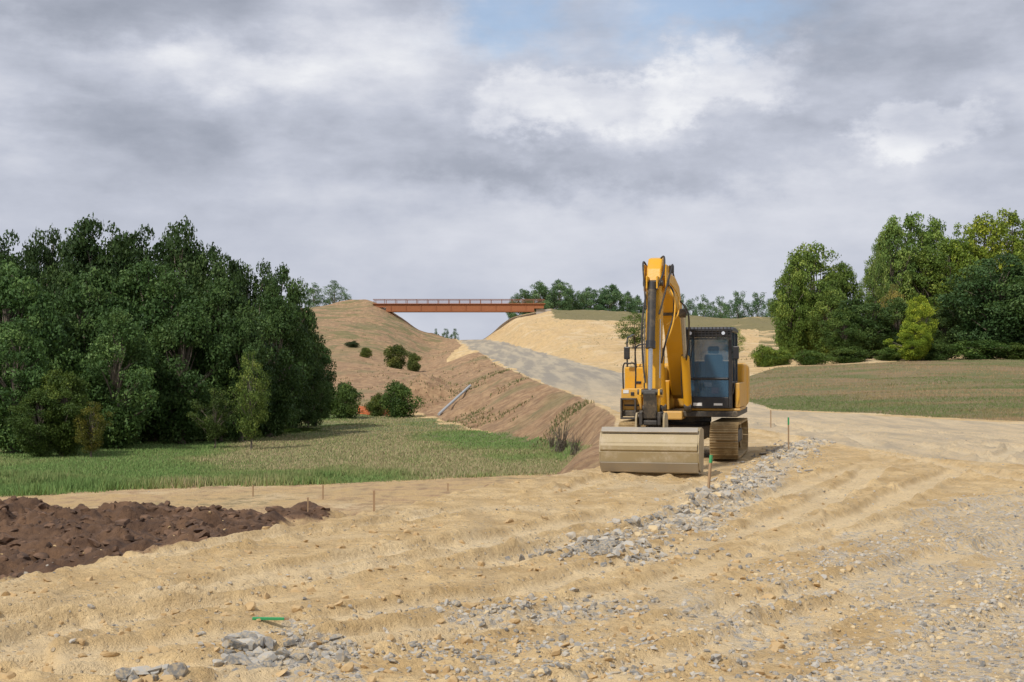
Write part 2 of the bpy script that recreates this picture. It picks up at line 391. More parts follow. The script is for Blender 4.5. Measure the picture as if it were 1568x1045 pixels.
BUSH=[tree_mesh('bush_mesh_%d'%i,70+i,2.0,2.6,.02,70,150,.06,.3,(.10,.2),.4,.05,.75,.3) for i in range(3)]
def tree(name,meshes,mh,mw,px,top,Y,wpx,tint=(1,1,1),k=None):
    xx=(px-CX)/F*Y;zz=float(H(np.array([xx]),np.array([float(Y)]))[0])
    h=CZ+(HY-top)/F*Y-zz; w=wpx/F*Y
    me=meshes[random.randrange(len(meshes)) if k is None else k%len(meshes)]
    sw=w/mw
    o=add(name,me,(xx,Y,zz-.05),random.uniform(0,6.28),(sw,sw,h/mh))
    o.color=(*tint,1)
    return o
oak=lambda *a,**k:tree('oak_tree',OAK,10.4,8.8,*a,**k)
pop=lambda *a,**k:tree('poplar_tree',TALL,12.6,6.4,*a,**k)
ash=lambda *a,**k:tree('ash_tree',AIRY,10.4,8.8,*a,**k)
bush=lambda nm,*a,**k:tree(nm,BUSH,2.15,3.0,*a,**k)
# left wood
for i,(px,top,Y,w,t) in enumerate([
 (-260,330,86,300,.9),(-150,350,80,260,1.),(-50,366,88,190,.9),(6,348,86,150,.85),(12,392,72,190,1.4),(72,346,92,115,.65),(100,385,85,130,.8),(150,330,88,170,.75),(215,340,92,150,.7),
 (140,402,77,170,1.15),(272,336,89,160,.75),(322,368,88,125,.85),(235,396,78,190,1.2),(350,384,92,110,.7),(335,418,79,165,1.0),(392,398,93,110,.8),
 (434,400,90,112,.9),(412,450,84,140,1.0),(448,462,92,104,.9),(484,518,98,72,1.05),(180,470,72,160,1.25),(20,480,68,160,1.4),(280,462,76,155,1.1),(85,450,75,140,.95),(370,480,78,105,1.05)]):
    oak(px,top,Y,w,(t*.9,t*1.02,t*1.05),k=i)
for px,top,Y,w,t in [(385,530,71,75,(2.0,1.7,1.3)),(95,560,66,110,(1.3,1.2,.8)),(140,610,65,70,(2.0,1.2,.7)),(60,590,65,90,(1.1,1.1,.8)),(472,565,92,60,(.9,1.,.9)),(330,590,72,70,(1.2,1.1,.9))]:
    tree('hazel_tree',AIRY if w<90 else OAK,10.4,8.8,px,top,Y,w,t)
for i in range(20):
    px=-60+i*28+random.uniform(-10,10);bush('hedge_bush',px,650+random.uniform(-14,10),72+i*.9+random.uniform(-2,2),random.uniform(35,75),(random.uniform(.9,1.6),random.uniform(1.,1.3),.8))
bush('round_bush',528,585,112,62,(1.2,1.2,1));bush('round_bush',610,583,114,64,(1.2,1.2,1));bush('round_bush',490,580,112,50,(.8,.9,.9));bush('round_bush',578,602,117,40,(1.5,1.2,.9))
bush('hill_bush',540,522,215,24,(.6,.6,.8));bush('hill_bush',606,528,190,42,(1.6,1.2,1));bush('hill_bush',634,540,185,30,(1.5,1.2,1));bush('hill_bush',560,532,200,22,(1.8,1.4,1))
# horizon trees
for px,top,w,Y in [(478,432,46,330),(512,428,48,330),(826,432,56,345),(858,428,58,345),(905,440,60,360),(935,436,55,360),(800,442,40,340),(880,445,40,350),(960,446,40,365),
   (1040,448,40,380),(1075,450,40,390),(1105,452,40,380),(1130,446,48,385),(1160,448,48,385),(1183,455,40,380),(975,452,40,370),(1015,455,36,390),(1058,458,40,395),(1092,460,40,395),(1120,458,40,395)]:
    tree('distant_tree',AIRY if (px<520 or px>1000) else OAK,10.2,8.6,px,top,Y,w,(1.7,1.8,3.0))  # bluish tint paints distance haze into the leaf colour
for px,w in [(682,24),(696,20),(668,14)]: tree('distant_tree',AIRY,10.2,8.6,px,502,420,w,(1.5,1.6,2.4))  # same painted haze, a little weaker
# right hand group
for i,(px,top,Y,w,t) in enumerate([(1245,370,132,130,(2.4,2.1,1.5)),(1212,400,130,75,(2.2,2.0,1.4)),(1285,400,134,80,(2.1,1.9,1.4)),(1325,452,124,115,(1.1,1.15,1.1)),(1290,470,122,80,(1.3,1.3,1.)),(1375,455,126,90,(1.1,1.15,1.)),
  (1535,385,122,165,(1.,1.15,1.4)),(1490,420,124,90,(1.,1.05,1.1)),(1600,380,122,170,(1.,1.1,1)),(1450,470,126,80,(1.1,1.05,1.)),(1270,440,128,90,(2.,1.8,1.3))]): oak(px,top,Y,w,t,k=i)
for i,(px,top,w,t) in enumerate([(1368,322,85,(2.5,2.3,2.)),(1400,319,90,(2.5,2.3,1.8)),(1432,325,85,(2.6,2.4,1.8)),(1470,333,85,(3.3,2.7,1.4)),(1508,318,95,(3.9,2.9,1.3)),(1545,314,95,(3.7,2.8,1.2)),(1585,316,95,(3.,2.5,1.3)),(1680,330,110,(2,1.9,1.)),(1352,345,60,(2.7,2.3,2.)),(1450,365,80,(2.4,2.1,1.4)),(1760,340,120,(2,1.9,1.)),(1490,360,80,(3.2,2.5,1.3)),(1420,370,90,(2.4,2.1,1.5)),(1385,390,70,(2.2,2.,1.5)),(1560,360,90,(3.,2.5,1.3))]):
    pop(px,top,148+(i%3)*3,w,t,k=i)
for i,(px,top,w,t) in enumerate([(1342,366,50,(2.6,2.3,2.1)),(1332,400,45,(2.4,2.1,1.9))]): ash(px,top,146,w,t,k=i)
ash(1368,430,138,56,(3.8,2.1,2.1));oak(1408,450,118,58,(4.6,3.4,1.2));oak(1396,492,117,60,(3.7,3.0,1.1))
for px,top,w,t in [(1172,528,50,(2.6,2.2,1.3)),(1195,532,40,(2.2,2.,1.2)),(1240,535,60,(1.4,1.4,1.)),(1300,530,70,(1.2,1.2,.9)),(1360,532,60,(1.4,1.4,1)),(1430,520,60,(1.2,1.2,1)),(1500,520,90,(1.1,1.2,.9)),(1560,525,70,(1.3,1.2,.9))]:
    bush('field_bush',px,top,118,w,t)
ash(1120,498,150,50,(2.8,2.4,1.5),k=1);ash(970,475,175,60,(1.7,1.6,1.1),k=0)
def twig_mesh(name,seed,h=1.0,n=45):
    r=np.random.default_rng(seed);P=[];Fc=[];off=0
    for i in range(n):
        a=r.uniform(0,6.28);s=r.uniform(.1,.6)*h
        pts=[(r.normal()*.12,r.normal()*.12,0),(math.cos(a)*s*.5,math.sin(a)*s*.5,h*r.uniform(.3,.6)),(math.cos(a)*s,math.sin(a)*s,h*r.uniform(.5,1.05))]
        co,fa=tube(pts,[.014,.010,.004],3);P.append(co);Fc.append(fa+off);off+=len(co)
    return mesh_from(name,np.concatenate(P),np.concatenate(Fc),[BARK])
tw=twig_mesh('twigs',3)
for px,py,s in [(860,692,1.5),(880,697,1.0),(845,686,.8)]:
    a=hit(px,py);add('dead_shrub',tw,a,random.uniform(0,6),(s*.8,s*.8,s))
# ---------------------------------------------------------------- grasses
def blades(name,N,yr,pxr,maskfn,hfn,wid,mat,lean=.5,tfn=None):
    u=rng.uniform(1/yr[1]**1.3,1/yr[0]**1.3,N);Y=u**(-1/1.3);px=rng.uniform(*pxr,N);xx=(px-CX)/F*Y
    zz=H(xx,Y);_,py=proj(xx,Y,zz)
    k=maskfn(xx,Y,px,py,zz)>rng.uniform(size=N);xx,Y,zz,px,py=xx[k],Y[k],zz[k],px[k],py[k];n=len(xx)
    h=hfn(xx,Y)*rng.uniform(.4,1.15,n);a=rng.uniform(0,6.28,n);w=wid*rng.uniform(.6,1.4,n)*np.clip(Y/55,.5,2)
    la=rng.uniform(0,6.28,n);ll=h*lean*rng.uniform(.2,1,n)
    c=np.stack([xx,Y,zz-.02],-1);d=np.stack([np.cos(a)*w,np.sin(a)*w,0*a],-1)
    tip=c+np.stack([np.cos(la)*ll,np.sin(la)*ll,h],-1)
    v=np.stack([c-d,c+d,tip],1).reshape(-1,3)
    t=tfn(xx,Y) if tfn else rng.uniform(size=n)
    t=np.clip(t+rng.normal(size=n)*.14,0,1)
    me=mesh_from(name,v,np.arange(3*n).reshape(n,3),[mat],False,{'tint':('FLOAT',np.repeat(t,3))})
    return add(name,me)
def grassmat(name,a,b_,c_):
    m,T,b=newmat(name,.8);t=T.attr('tint').outputs['Fac']
    c=T.mix(T.step(t,.05,.5),a,b_);c=T.mix(T.step(t,.5,.9),c,c_);T.l.new(c,b.inputs['Base Color']);return m
GM=grassmat('meadow_grass_blades',(.14,.24,.06),(.22,.26,.085),(.44,.34,.20))
def mmask(xx,Y,px,py,zz): return zones(xx,Y,zz)[2]
def front(x_,y_): return sstep(60,50,y_+6*fbm(x_*.15,y_*.2,2,68))*sstep(0.5,-3,x_)
def green(x_,y_): return sstep(-9,-14,x_)*sstep(53,47,y_)
blades('meadow_grass',420000,(43,125),(-350,930),mmask,lambda x_,y_:.08+.08*fbm(x_*.3,y_*.3,2,61)+.36*front(x_,y_)*sstep(.35,.65,fbm(x_*.35,y_*.35,3,62)),.024,GM,
  tfn=lambda x_,y_:np.clip(.14+.58*sstep(.44,.66,fbm(x_*.11,y_*.06,4,63))+.55*front(x_,y_)*sstep(.4,.6,fbm(x_*.2,y_*.2,3,64)),0,1)*(1-.95*green(x_,y_)))
FM=grassmat('field_stubble',(.13,.175,.05),(.22,.19,.075),(.34,.24,.125))
blades('field_grass',150000,(48,122),(1120,2000),lambda xx,Y,px,py,zz:zones(xx,Y,zz)[3]*.75,lambda x_,y_:.05+.09*fbm(x_*.5,y_*.5,2,66),.022,FM,
  tfn=lambda x_,y_:sstep(.34,.64,fbm(x_*.10,y_*.14,4,67)))
def tuftmask(xx,Y,px,py,zz):
    g=zones(xx,Y,zz);n_=sstep(.52,.66,fbm(xx*.3,Y*.2,4,71));return (g[5]*.6+g[6]*.6)*n_*(1-g[1])
blades('bank_weeds',110000,(62,290),(430,1200),tuftmask,lambda x_,y_:.22+0*x_,.03,grassmat('weeds',(.09,.11,.03),(.16,.16,.06),(.27,.2,.1)))
# ---------------------------------------------------------------- stones
m,T,b=newmat('limestone_rubble',.9);RM=m
t=T.attr('tint').outputs['Fac'];pos=T.new('ShaderNodeNewGeometry').outputs['Position']
c=T.mix(T.step(t,0,.75),(.18,.175,.165),(.44,.42,.38));c=T.mix(T.step(t,.72,.86),c,(.58,.45,.26))
n=T.noise(pos,35,3,.6);c=T.mix(T.math('MULTIPLY',T.step(n,.42,.65),.55),c,(.56,.43,.25));T.l.new(c,b.inputs['Base Color']);bump(T,b,n,.008,.6)
import bmesh
def ico(s):
    bm=bmesh.new();bmesh.ops.create_icosphere(bm,subdivisions=s,radius=1);v=np.array([q.co[:] for q in bm.verts]);f=np.array([[q.index for q in p_.verts] for p_ in bm.faces]);bm.free();return v,f
I1=ico(1);I2=ico(2)
def stones(name,xx,Y,size,shape=I1,sink=.25,tint=None,lift=None):
    n=len(xx);v0,f0=shape;k=len(v0)
    zz=H(xx,Y)
    if lift is not None: zz=zz+lift
    ax=rng.uniform(.6,1.35,(n,1,3))*np.array([1,1,.7])
    v=v0[None]*(1+rng.uniform(-.24,.24,(n,k,1)) if k<20 else 1+rng.uniform(-.10,.10,(n,k,1)))
    if k>20:
        for _ in range(9):
            d=rng.normal(size=(n,1,3));d/=np.linalg.norm(d,axis=2,keepdims=True)
            pr=(v*d).sum(2,keepdims=True);ex=np.maximum(pr-rng.uniform(.35,.7,(n,1,1)),0);v=v-d*ex
        v=v*1.25
    v=v*ax
    a=rng.uniform(0,6.28,n);ca,sa=np.cos(a)[:,None],np.sin(a)[:,None]
    b1=rng.uniform(-.6,.6,n);cb,sb=np.cos(b1)[:,None],np.sin(b1)[:,None]
    y2=v[...,1]*cb-v[...,2]*sb;z2=v[...,1]*sb+v[...,2]*cb
    x3=v[...,0]*ca-y2*sa;y3=v[...,0]*sa+y2*ca
    s=size[:,None]
    out=np.stack([x3*s+xx[:,None],y3*s+Y[:,None],z2*s+(zz+size*(.6-2*sink))[:,None]],-1).reshape(-1,3)
    fa=(f0[None]+np.arange(n)[:,None,None]*k).reshape(-1,3)
    t=rng.uniform(size=n) if tint is None else tint
    me=mesh_from(name,out,fa,[RM],False,{'tint':('FLOAT',np.repeat(t,k))});return add(name,me)
N=260000
Y=rng.uniform(1/50**1.2,1/8.2**1.2,N)**(-1/1.2);px=rng.uniform(-150,1900,N);xx=(px-CX)/F*Y;zz=H(xx,Y)
g=zones(xx,Y,zz)[0]
u=xx*.84-Y*.54
pat=sstep(.44,.64,.6*fbm(u*1.1,(xx*.54+Y*.84)*.22,3,81)+.4*fbm(xx*.8,Y*.8,2,82))*(1-.85*ruts(xx,Y)[1])
pr=g*(.06+.85*pat)+.012+(xx>3)*.02
k=pr*.36>rng.uniform(size=N)
xx,Y=xx[k],Y[k]
size=.009+.024*rng.uniform(size=len(xx))**3
stones('gravel',xx,Y,size)
pts=[];
for (ax,ay),(bx,by) in zip(BERM[:-1],BERM[1:]):
    L=math.hypot(bx-ax,by-ay);n_=int(L*150)
    t=rng.uniform(size=n_);pts.append(np.stack([ax+(bx-ax)*t+rng.normal(size=n_)*.36,ay+(by-ay)*t+rng.normal(size=n_)*.36],-1))
pts=np.concatenate(pts);k=fbm(pts[:,0]*1.1,pts[:,1]*1.1,3,88)+rng.uniform(-.15,.15,len(pts))>.44;pts=pts[k]
stones('rubble_bank',pts[:,0],pts[:,1],.018+.068*rng.uniform(size=len(pts))**2.8,I2,.32,rng.uniform(0,.95,len(pts)))
def cluster(name,cl,):
    P=[];S=[]
    for px,py,sx,sy,n_,s0,s1 in cl:
        c0=hit(px,py);P.append(np.stack([c0[0]+rng.normal(size=n_)*sx,c0[1]+rng.normal(size=n_)*sy],-1));S.append(s0+(s1-s0)*rng.uniform(size=n_)**1.6)
    P=np.concatenate(P);S=np.concatenate(S);stones(name,P[:,0],P[:,1],S,I2,.2,rng.uniform(0,.7,len(P)))
cluster('rubble_pile',[(385,985,.13,.2,50,.04,.09),(400,1020,.16,.16,50,.03,.08),(480,1000,.22,.12,36,.02,.06),(240,1035,.12,.08,22,.03,.075),(520,1000,.08,.1,12,.03,.06),(420,1000,.35,.3,90,.012,.03)])
cluster('loose_rubble',[(750,932,.6,.3,140,.015,.045),(930,925,.5,.3,100,.015,.04),(720,985,.9,.25,130,.012,.035),(960,840,.6,.4,170,.015,.05),(1060,1010,.6,.25,110,.012,.04),(920,838,.3,.3,110,.03,.075),(600,1000,.5,.2,80,.012,.035)])
N=2600;Y=rng.uniform(1/32,1/8.5,N)**-1;px=rng.uniform(-100,1300,N);xx=(px-CX)/F*Y
CL=stones('soil_clods',xx,Y,.01+.045*rng.uniform(size=N)**4,I2,.25)
m,T,b=newmat('soil_clod',.95);pos=T.new('ShaderNodeNewGeometry').outputs['Position'];n=T.noise(pos,12,4);T.l.new(T.mix(n,(.34,.22,.10),(.62,.45,.24)),b.inputs['Base Color']);CL.data.materials[0]=m
N=2600;Y=rng.uniform(24,37,N);xx=rng.uniform(-16,-4.,N);k=heap_mask(xx,Y)>.4;xx,Y=xx[k],Y[k]
MC=stones('mud_clods',xx,Y,.03+.14*rng.uniform(size=len(xx))**3,I2,.38)
m,T,b=newmat('mud_clod',.85);pos=T.new('ShaderNodeNewGeometry').outputs['Position'];n=T.noise(pos,4,5);T.l.new(T.mix(T.step(n,.3,.7),(.05,.028,.017),(.18,.10,.055)),b.inputs['Base Color']);MC.data.materials[0]=m
# ---------------------------------------------------------------- primitives for machines
def link(name,me,parent,mat=None):
    o=bpy.data.objects.new(name,me);scene.collection.objects.link(o);o.parent=parent
    if mat: me.materials.append(mat)
    return o
def finish(bm,name,parent,mat,bevel=0,seg=2,smooth=False):
    me=bpy.data.meshes.new(name);bm.normal_update();bm.to_mesh(me);bm.free()
    o=link(name,me,parent,mat)
    if bevel:
        md_=o.modifiers.new('bev','BEVEL');md_.width=bevel;md_.segments=seg;md_.limit_method='ANGLE';md_.angle_limit=math.radians(35)
    return o
def bbox(bm,c,s,M=None):
    mt=Matrix.Translation(c)@Matrix.Diagonal((*s,1))
    if M is not None: mt=M@mt
    bmesh.ops.create_cube(bm,size=1,matrix=mt)
def boxes(name,parent,mat,lst,bevel=.015,seg=2):
    bm=bmesh.new()
    for x0,x1,y0,y1,z0,z1 in lst: bbox(bm,((x0+x1)/2,(y0+y1)/2,(z0+z1)/2),(abs(x1-x0),abs(y1-y0),abs(z1-z0)))
    return finish(bm,name,parent,mat,bevel,seg)
def bprism(bm,prof,x0,x1):
    va=[bm.verts.new((x0,p_[0],p_[1])) for p_ in prof];vb=[bm.verts.new((x1,p_[0],p_[1])) for p_ in prof]
    n=len(prof);bm.faces.new(va);bm.faces.new(vb[::-1])
    for i in range(n): bm.faces.new((va[(i+1)%n],va[i],vb[i],vb[(i+1)%n]))
def prism(name,parent,mat,prof,x0,x1,bevel=.02,seg=2):
    bm=bmesh.new();bprism(bm,prof,x0,x1);bmesh.ops.recalc_face_normals(bm,faces=bm.faces);return finish(bm,name,parent,mat,bevel,seg)
def bcyl(bm,a,b_,r,k=20):
    a=Vector(a);b_=Vector(b_);d=b_-a
    M=Matrix.Translation((a+b_)/2)@d.to_track_quat('Z','Y').to_matrix().to_4x4()
    bmesh.ops.create_cone(bm,segments=k,radius1=r,radius2=r,depth=d.length,cap_ends=True,matrix=M)
def cyls(name,parent,mat,lst,k=20,bevel=0):
    bm=bmesh.new()
    for a,b_,r in lst:bcyl(bm,a,b_,r,k)
    return finish(bm,name,parent,mat,bevel)
def hose(name,parent,mat,paths,r=.022):
    P=[];Fc=[];off=0
    for pts in paths:
        q=[];pp=[pts[0]]+list(pts)+[pts[-1]]
        for i in range(1,len(pp)-2):
            p0,p1,p2,p3=[np.array(v,float) for v in pp[i-1:i+3]]
            for t in np.linspace(0,1,7)[:-1]: q.append(.5*((2*p1)+(-p0+p2)*t+(2*p0-5*p1+4*p2-p3)*t*t+(-p0+3*p1-3*p2+p3)*t**3))
        q.append(np.array(pts[-1],float))
        co,fa=tube(q,[r]*len(q),8);P.append(co);Fc.append(fa+off);off+=len(co)
    me=mesh_from(name,np.concatenate(P),np.concatenate(Fc),[mat],True);return link(name,me,parent)
YEL=dusty('machine_yellow_paint',(.70,.35,.012),.38,amt=.22,zlo=.5,zhi=2.2)
YEL2=dusty('boom_yellow_paint',(.74,.38,.014),.35,amt=.10)
BLK=dusty('black_frame_paint',(.016,.016,.018),.4,amt=.06)
DRK=dusty('greasy_steel',(.05,.045,.04),.55,amt=.25,metal=.3)
TRK_=dusty('dusty_track_steel',(.30,.20,.085),.65,dust=(.60,.45,.23),amt=.6,metal=.1)
BKT=dusty('worn_bucket_steel',(.36,.28,.15),.55,dust=(.54,.45,.32),amt=.5,metal=.1)
WORN=dusty('polished_edge_steel',(.40,.36,.30),.45,dust=(.50,.41,.28),amt=.4,metal=.3)
CHR=dusty('chrome_rod',(.5,.5,.5),.25,amt=.1,metal=.9)
RUB=dusty('rubber_hose',(.02,.02,.022),.6,amt=.15)
RED=dusty('red_fabric',(.35,.03,.03),.8,amt=.05)
WHT=dusty('white_label',(.75,.75,.72),.5,amt=.15)
GRN=dusty('green_paint',(.03,.30,.10),.6,amt=.1)
m,T,b=newmat('cab_glass',.03)
b.inputs['Alpha'].default_value=.45;b.inputs['Base Color'].default_value=(.05,.13,.21,1);b.inputs['Specular IOR Level'].default_value=.9;b.inputs['Roughness'].default_value=.04;GLS=m
m,T,b=newmat('lamp_lens',.1);b.inputs['Base Color'].default_value=(.75,.78,.8,1);b.inputs['Metallic'].default_value=.5;LENS=m
# ---------------------------------------------------------------- excavator
E=bpy.data.objects.new('excavator',None);scene.collection.objects.link(E)
ez=float(H(np.array([4.3]),np.array([34.]))[0])+.0
E.location=(4.21,34.5,ez);E.rotation_euler=(0,0,math.radians(-13))
def track(name,xc):
    bm=bmesh.new();w=.64;R=.38;L=1.5;zc=.42
    per=4*L+2*math.pi*R;n=50
    for i in range(n):
        s=per*i/n
        if s<2*L: p_=(-L+s,zc+R);ang=0
        elif s<2*L+math.pi*R: t=(s-2*L)/R;p_=(L+R*math.sin(t),zc+R*math.cos(t));ang=-t
        elif s<4*L+math.pi*R: q=s-2*L-math.pi*R;p_=(L-q,zc-R);ang=-math.pi
        else: t=(s-4*L-math.pi*R)/R;p_=(-L-R*math.sin(t),zc-R*math.cos(t));ang=-math.pi-t
        M=Matrix.Translation((xc,p_[0],p_[1]))@Matrix.Rotation(ang,4,'X')
        bbox(bm,(0,0,0),(w,.158,.03),M)
        bbox(bm,(0,-.06,.025),(w,.018,.04),M);bbox(bm,(0,0,.022),(w,.012,.026),M);bbox(bm,(0,.055,.022),(w,.012,.026),M)
        bbox(bm,(-.08,0,-.05),(.05,.15,.07),M);bbox(bm,(.08,0,-.05),(.05,.15,.07),M)
    return finish(bm,name,E,TRK_,.004,1)
for s,nm in ((-1,'track_shoes_left'),(1,'track_shoes_right')):
    xc=s*1.06
    track(nm,xc)
    cyls(nm+'_wheels',E,TRK_,[((xc-.16,yy,.42),(xc+.16,yy,.42),.32) for yy in (-1.5,1.5)]+[((xc-.12,yy,.2),(xc+.12,yy,.2),.13) for yy in np.linspace(-1.15,1.15,7)]+[((xc-.2,yy,.42),(xc+.2,yy,.42),.14) for yy in (-1.5,1.5)],24)
    boxes(nm+'_frame',E,DRK,[(xc-.2,xc+.2,-1.35,1.35,.28,.6)],.04)
boxes('undercarriage_frame',E,DRK,[(-.8,.8,-.9,-.35,.45,.75),(-.8,.8,.35,.9,.45,.75),(-.55,.55,-.6,.6,.4,.82)],.05)
cyls('slew_ring',E,DRK,[((0,0,.8),(0,0,.98),.62)],40)
boxes('deck_frame',E,DRK,[(-1.34,1.34,-1.35,2.2,.96,1.10)],.02)
boxes('side_tank_body',E,YEL,[(-1.38,-.52,-.75,.7,1.102,2.12),(-1.38,-.9,-1.3,-.753,1.102,1.62),(-.897,-.52,-1.2,-.753,1.102,1.95)],.035,3)
boxes('side_panel_trim',E,BLK,[(-1.3,-.95,-1.312,-1.303,1.2,1.24),(-1.3,-.6,-.7,.6,2.122,2.13),(-.86,-.56,-1.21,-1.203,1.3,1.75)],.002)
boxes('access_steps',E,DRK,[(-1.37,-1.0,-1.5,-1.32,.9,.94),(-1.37,-1.33,-1.5,-1.32,.942,1.348),(-1.37,-1.0,-1.5,-1.32,1.35,1.39),(-1.04,-1.0,-1.5,-1.32,.942,1.348)],.006)
boxes('tank_latches',E,BLK,[(-1.15,-1.07,-1.32,-1.305,1.45,1.53),(-.75,-.67,-.77,-.755,1.98,2.04),(-1.1,-.98,-.77,-.755,1.72,1.78)],.004)
boxes('warning_label',E,WHT,[(-1.33,-1.2,-1.31,-1.304,1.5,1.58)],.001)
boxes('engine_hood',E,YEL,[(-1.36,1.36,.72,1.7,1.102,2.2)],.06,3)
prism('counterweight',E,YEL,[(1.72,1.1),(2.45,1.15),(2.62,1.4),(2.6,1.95),(2.4,2.2),(1.72,2.22)],-1.38,1.38,.12,4)
boxes('cab_side_deck',E,YEL,[(.1,1.4,-1.3,.7,1.102,1.16),(1.27,1.38,-1.2,.7,1.17,1.75)],.02)
hose('handrails',E,BLK,[[(-1.32,-.7,2.1),(-1.32,-.72,2.75),(-1.3,-.4,2.85),(-1.3,.4,2.85),(-1.3,.5,2.12)],[(-1.33,-1.28,1.6),(-1.33,-1.28,2.15),(-1.2,-1.28,2.2),(-1.05,-1.26,2.15),(-1.05,-1.24,1.6)],[(-1.1,-.74,2.1),(-1.1,-.74,2.6),(-.75,-.74,2.6),(-.75,-.74,2.1)]],.02)
boxes('side_mirror_left',E,BLK,[(-1.36,-1.22,-1.0,-.95,2.3,2.6)],.02)
cyls('exhaust_pipe',E,DRK,[((-.7,1.1,2.15),(-.7,1.1,2.6),.06)])
# cab
x0,x1,y0,y1,z0,z1=.10,1.22,-1.42,.45,1.162,2.99
cm=BLK
boxes('cab_frame',E,cm,[(x0,x0+.08,y0,y0+.08,z0,z1-.06),(x1-.08,x1,y0,y0+.08,z0,z1-.06),(x0,x0+.08,y1-.08,y1,z0,z1-.06),(x1-.08,x1,y1-.08,y1,z0,z1-.06),
  (x1-.06,x1,-.55,-.45,z0,z1-.06),(x0,x0+.06,-.55,-.45,z0,z1-.06),(x0+.082,x1-.082,y0,y0+.07,z0,z0+.26),(x0+.082,x1-.082,y0+.005,y0+.05,z0+.66,z0+.71),(x0+.082,x1-.082,y0,y0+.07,z1-.18,z1-.065),
  (x0,x0+.05,y0+.082,y1-.082,z0,z0+.7),(x1-.05,x1,y0+.082,y1-.082,z0,z0+.62),(x0+.082,x1-.082,y1-.05,y1,z0,z0+1.1)],.015)
prism('cab_roof',E,cm,[(y0-.06,z1-.055),(y1+.02,z1-.055),(y1-.02,z1+.03),(-.4,z1+.07),(y0+.15,z1+.06),(y0-.06,z1+.0)],x0-.02,x1+.02,.03,3)
g=[]
for i in range(9): xx_=x0+.04+i*(x1-x0-.08)/8;g.append((xx_-.008,xx_+.008,y0-.20,y0-.06,z1-.24,z1-.225))
for j in range(4): zz_=z1-.23+j*.07;g.append((x0,x1,y0-.20,y0-.17,zz_,zz_+.025))
for i in range(14): xx_=x0+.01+i*(x1-x0-.03)/13;g.append((xx_,xx_+.02,y0-.225,y0-.205,z1-.24,z1+.05))
boxes('roof_guard',E,cm,g,.002,1)
boxes('cab_glazing',E,GLS,[(x0+.085,x1-.085,y0+.02,y0+.03,z0+.715,z1-.185),(x0+.085,x1-.085,y0+.02,y0+.03,z0+.265,z0+.655),(x1-.035,x1-.025,y0+.085,-.555,z0+.63,z1-.07),(x1-.035,x1-.025,-.445,y1-.085,z0+.63,z1-.07),(x0+.025,x0+.035,y0+.085,-.555,z0+.71,z1-.07),(x0+.025,x0+.035,-.445,y1-.085,z0+.71,z1-.07),(x0+.085,x1-.085,y1-.03,y1-.02,z0+1.11,z1-.07)],0)
dx=-.07
boxes('operator_seat',E,RUB,[(.5+dx,.98+dx,-.45,.1,1.55,1.72),(.52+dx,.96+dx,.0,.14,1.72,2.42),(.6+dx,.88+dx,.02,.12,2.44,2.62)],.05,3)
boxes('seat_consoles',E,RUB,[(.34+dx,.46+dx,-.6,.0,1.5,1.9),(1.02+dx,1.14+dx,-.6,.0,1.5,1.9)],.03)
boxes('cab_interior_clutter',E,RED,[(.72,.9,-1.2,-1.1,1.50,1.64)],.02)
boxes('cab_labels',E,WHT,[(.33,.53,-1.436,-1.424,1.22,1.29),(.8,1.0,-1.436,-1.424,1.23,1.28),(.55,.72,-1.15,-1.05,1.66,1.76)],.002)
cyls('control_levers',E,RUB,[((.33,-.5,1.9),(.33,-.55,2.1),.02),((1.0,-.5,1.9),(1.0,-.55,2.1),.02),((.58,-.95,1.25),(.58,-.8,1.95),.015),((.75,-.95,1.25),(.75,-.8,1.95),.015)],10)
hose('wiper_and_rails',E,BLK,[[(.25,y0-.02,1.95),(.27,y0-.03,2.3),(.33,y0-.03,2.7)],[(x0-.02,y0-.03,1.4),(x0-.04,y0-.08,1.9),(x0-.02,y0-.03,2.5)],[(x1+.02,y0-.02,1.5),(x1+.08,y0-.03,1.9),(x1+.02,y0-.02,2.3)]],.012)
hose('mirror_arm',E,BLK,[[(x1,y0,2.45),(x1+.05,y0-.1,2.5),(x1+.08,y0-.12,2.5)]],.014)
boxes('cab_mirror',E,BLK,[(x1+.03,x1+.17,y0-.16,y0-.12,2.3,2.6)],.02)
cyls('work_lamps',E,LENS,[((.28,y0-.24,2.9),(.28,y0-.17,2.9),.04),((1.04,y0-.24,2.9),(1.04,y0-.17,2.9),.04)])
bx=-.08
def D(l): return [(-d,z_) for d,z_ in l]
prism('boom',E,YEL2,D([(.25,1.35),(.62,1.45),(1.5,2.45),(2.35,3.25),(3.4,3.62),(4.95,3.72),(5.12,3.85),(5.08,4.02),(4.7,4.12),(3.3,4.12),(2.4,3.95),(1.5,3.25),(.6,2.15),(.2,1.65)]),bx-.2,bx+.2,.03,3)
boxes('boom_foot_bracket',E,YEL,[(bx-.36,bx-.22,-.8,.2,1.102,1.8),(bx+.212,bx+.27,-.8,.2,1.162,1.8)],.02)
cyls('boom_foot_pin',E,DRK,[((bx-.42,-.4,1.55),(bx+.27,-.4,1.55),.09)])
for s in (-1,1):
    xx_=bx+s*.29
    cyls('boom_cylinder_%s'%('a' if s<0 else 'b'),E,YEL2,[((xx_,-1.5,1.25),(xx_,-2.05,2.35),.095)],24)
    cyls('boom_cylinder_rod_%s'%('a' if s<0 else 'b'),E,CHR,[((xx_,-2.02,2.29),(xx_,-2.55,3.3),.05)],20)
    cyls('boom_cylinder_eye_%s'%('a' if s<0 else 'b'),E,DRK,[((xx_-.07,-2.57,3.33),(xx_+.07,-2.57,3.33),.1),((xx_-.08,-1.48,1.2),(xx_+.08,-1.48,1.2),.11)],20)
boxes('boom_cylinder_mount',E,YEL,[(bx-.38,bx+.17,-1.6,-.85,.9,1.098)],.03)
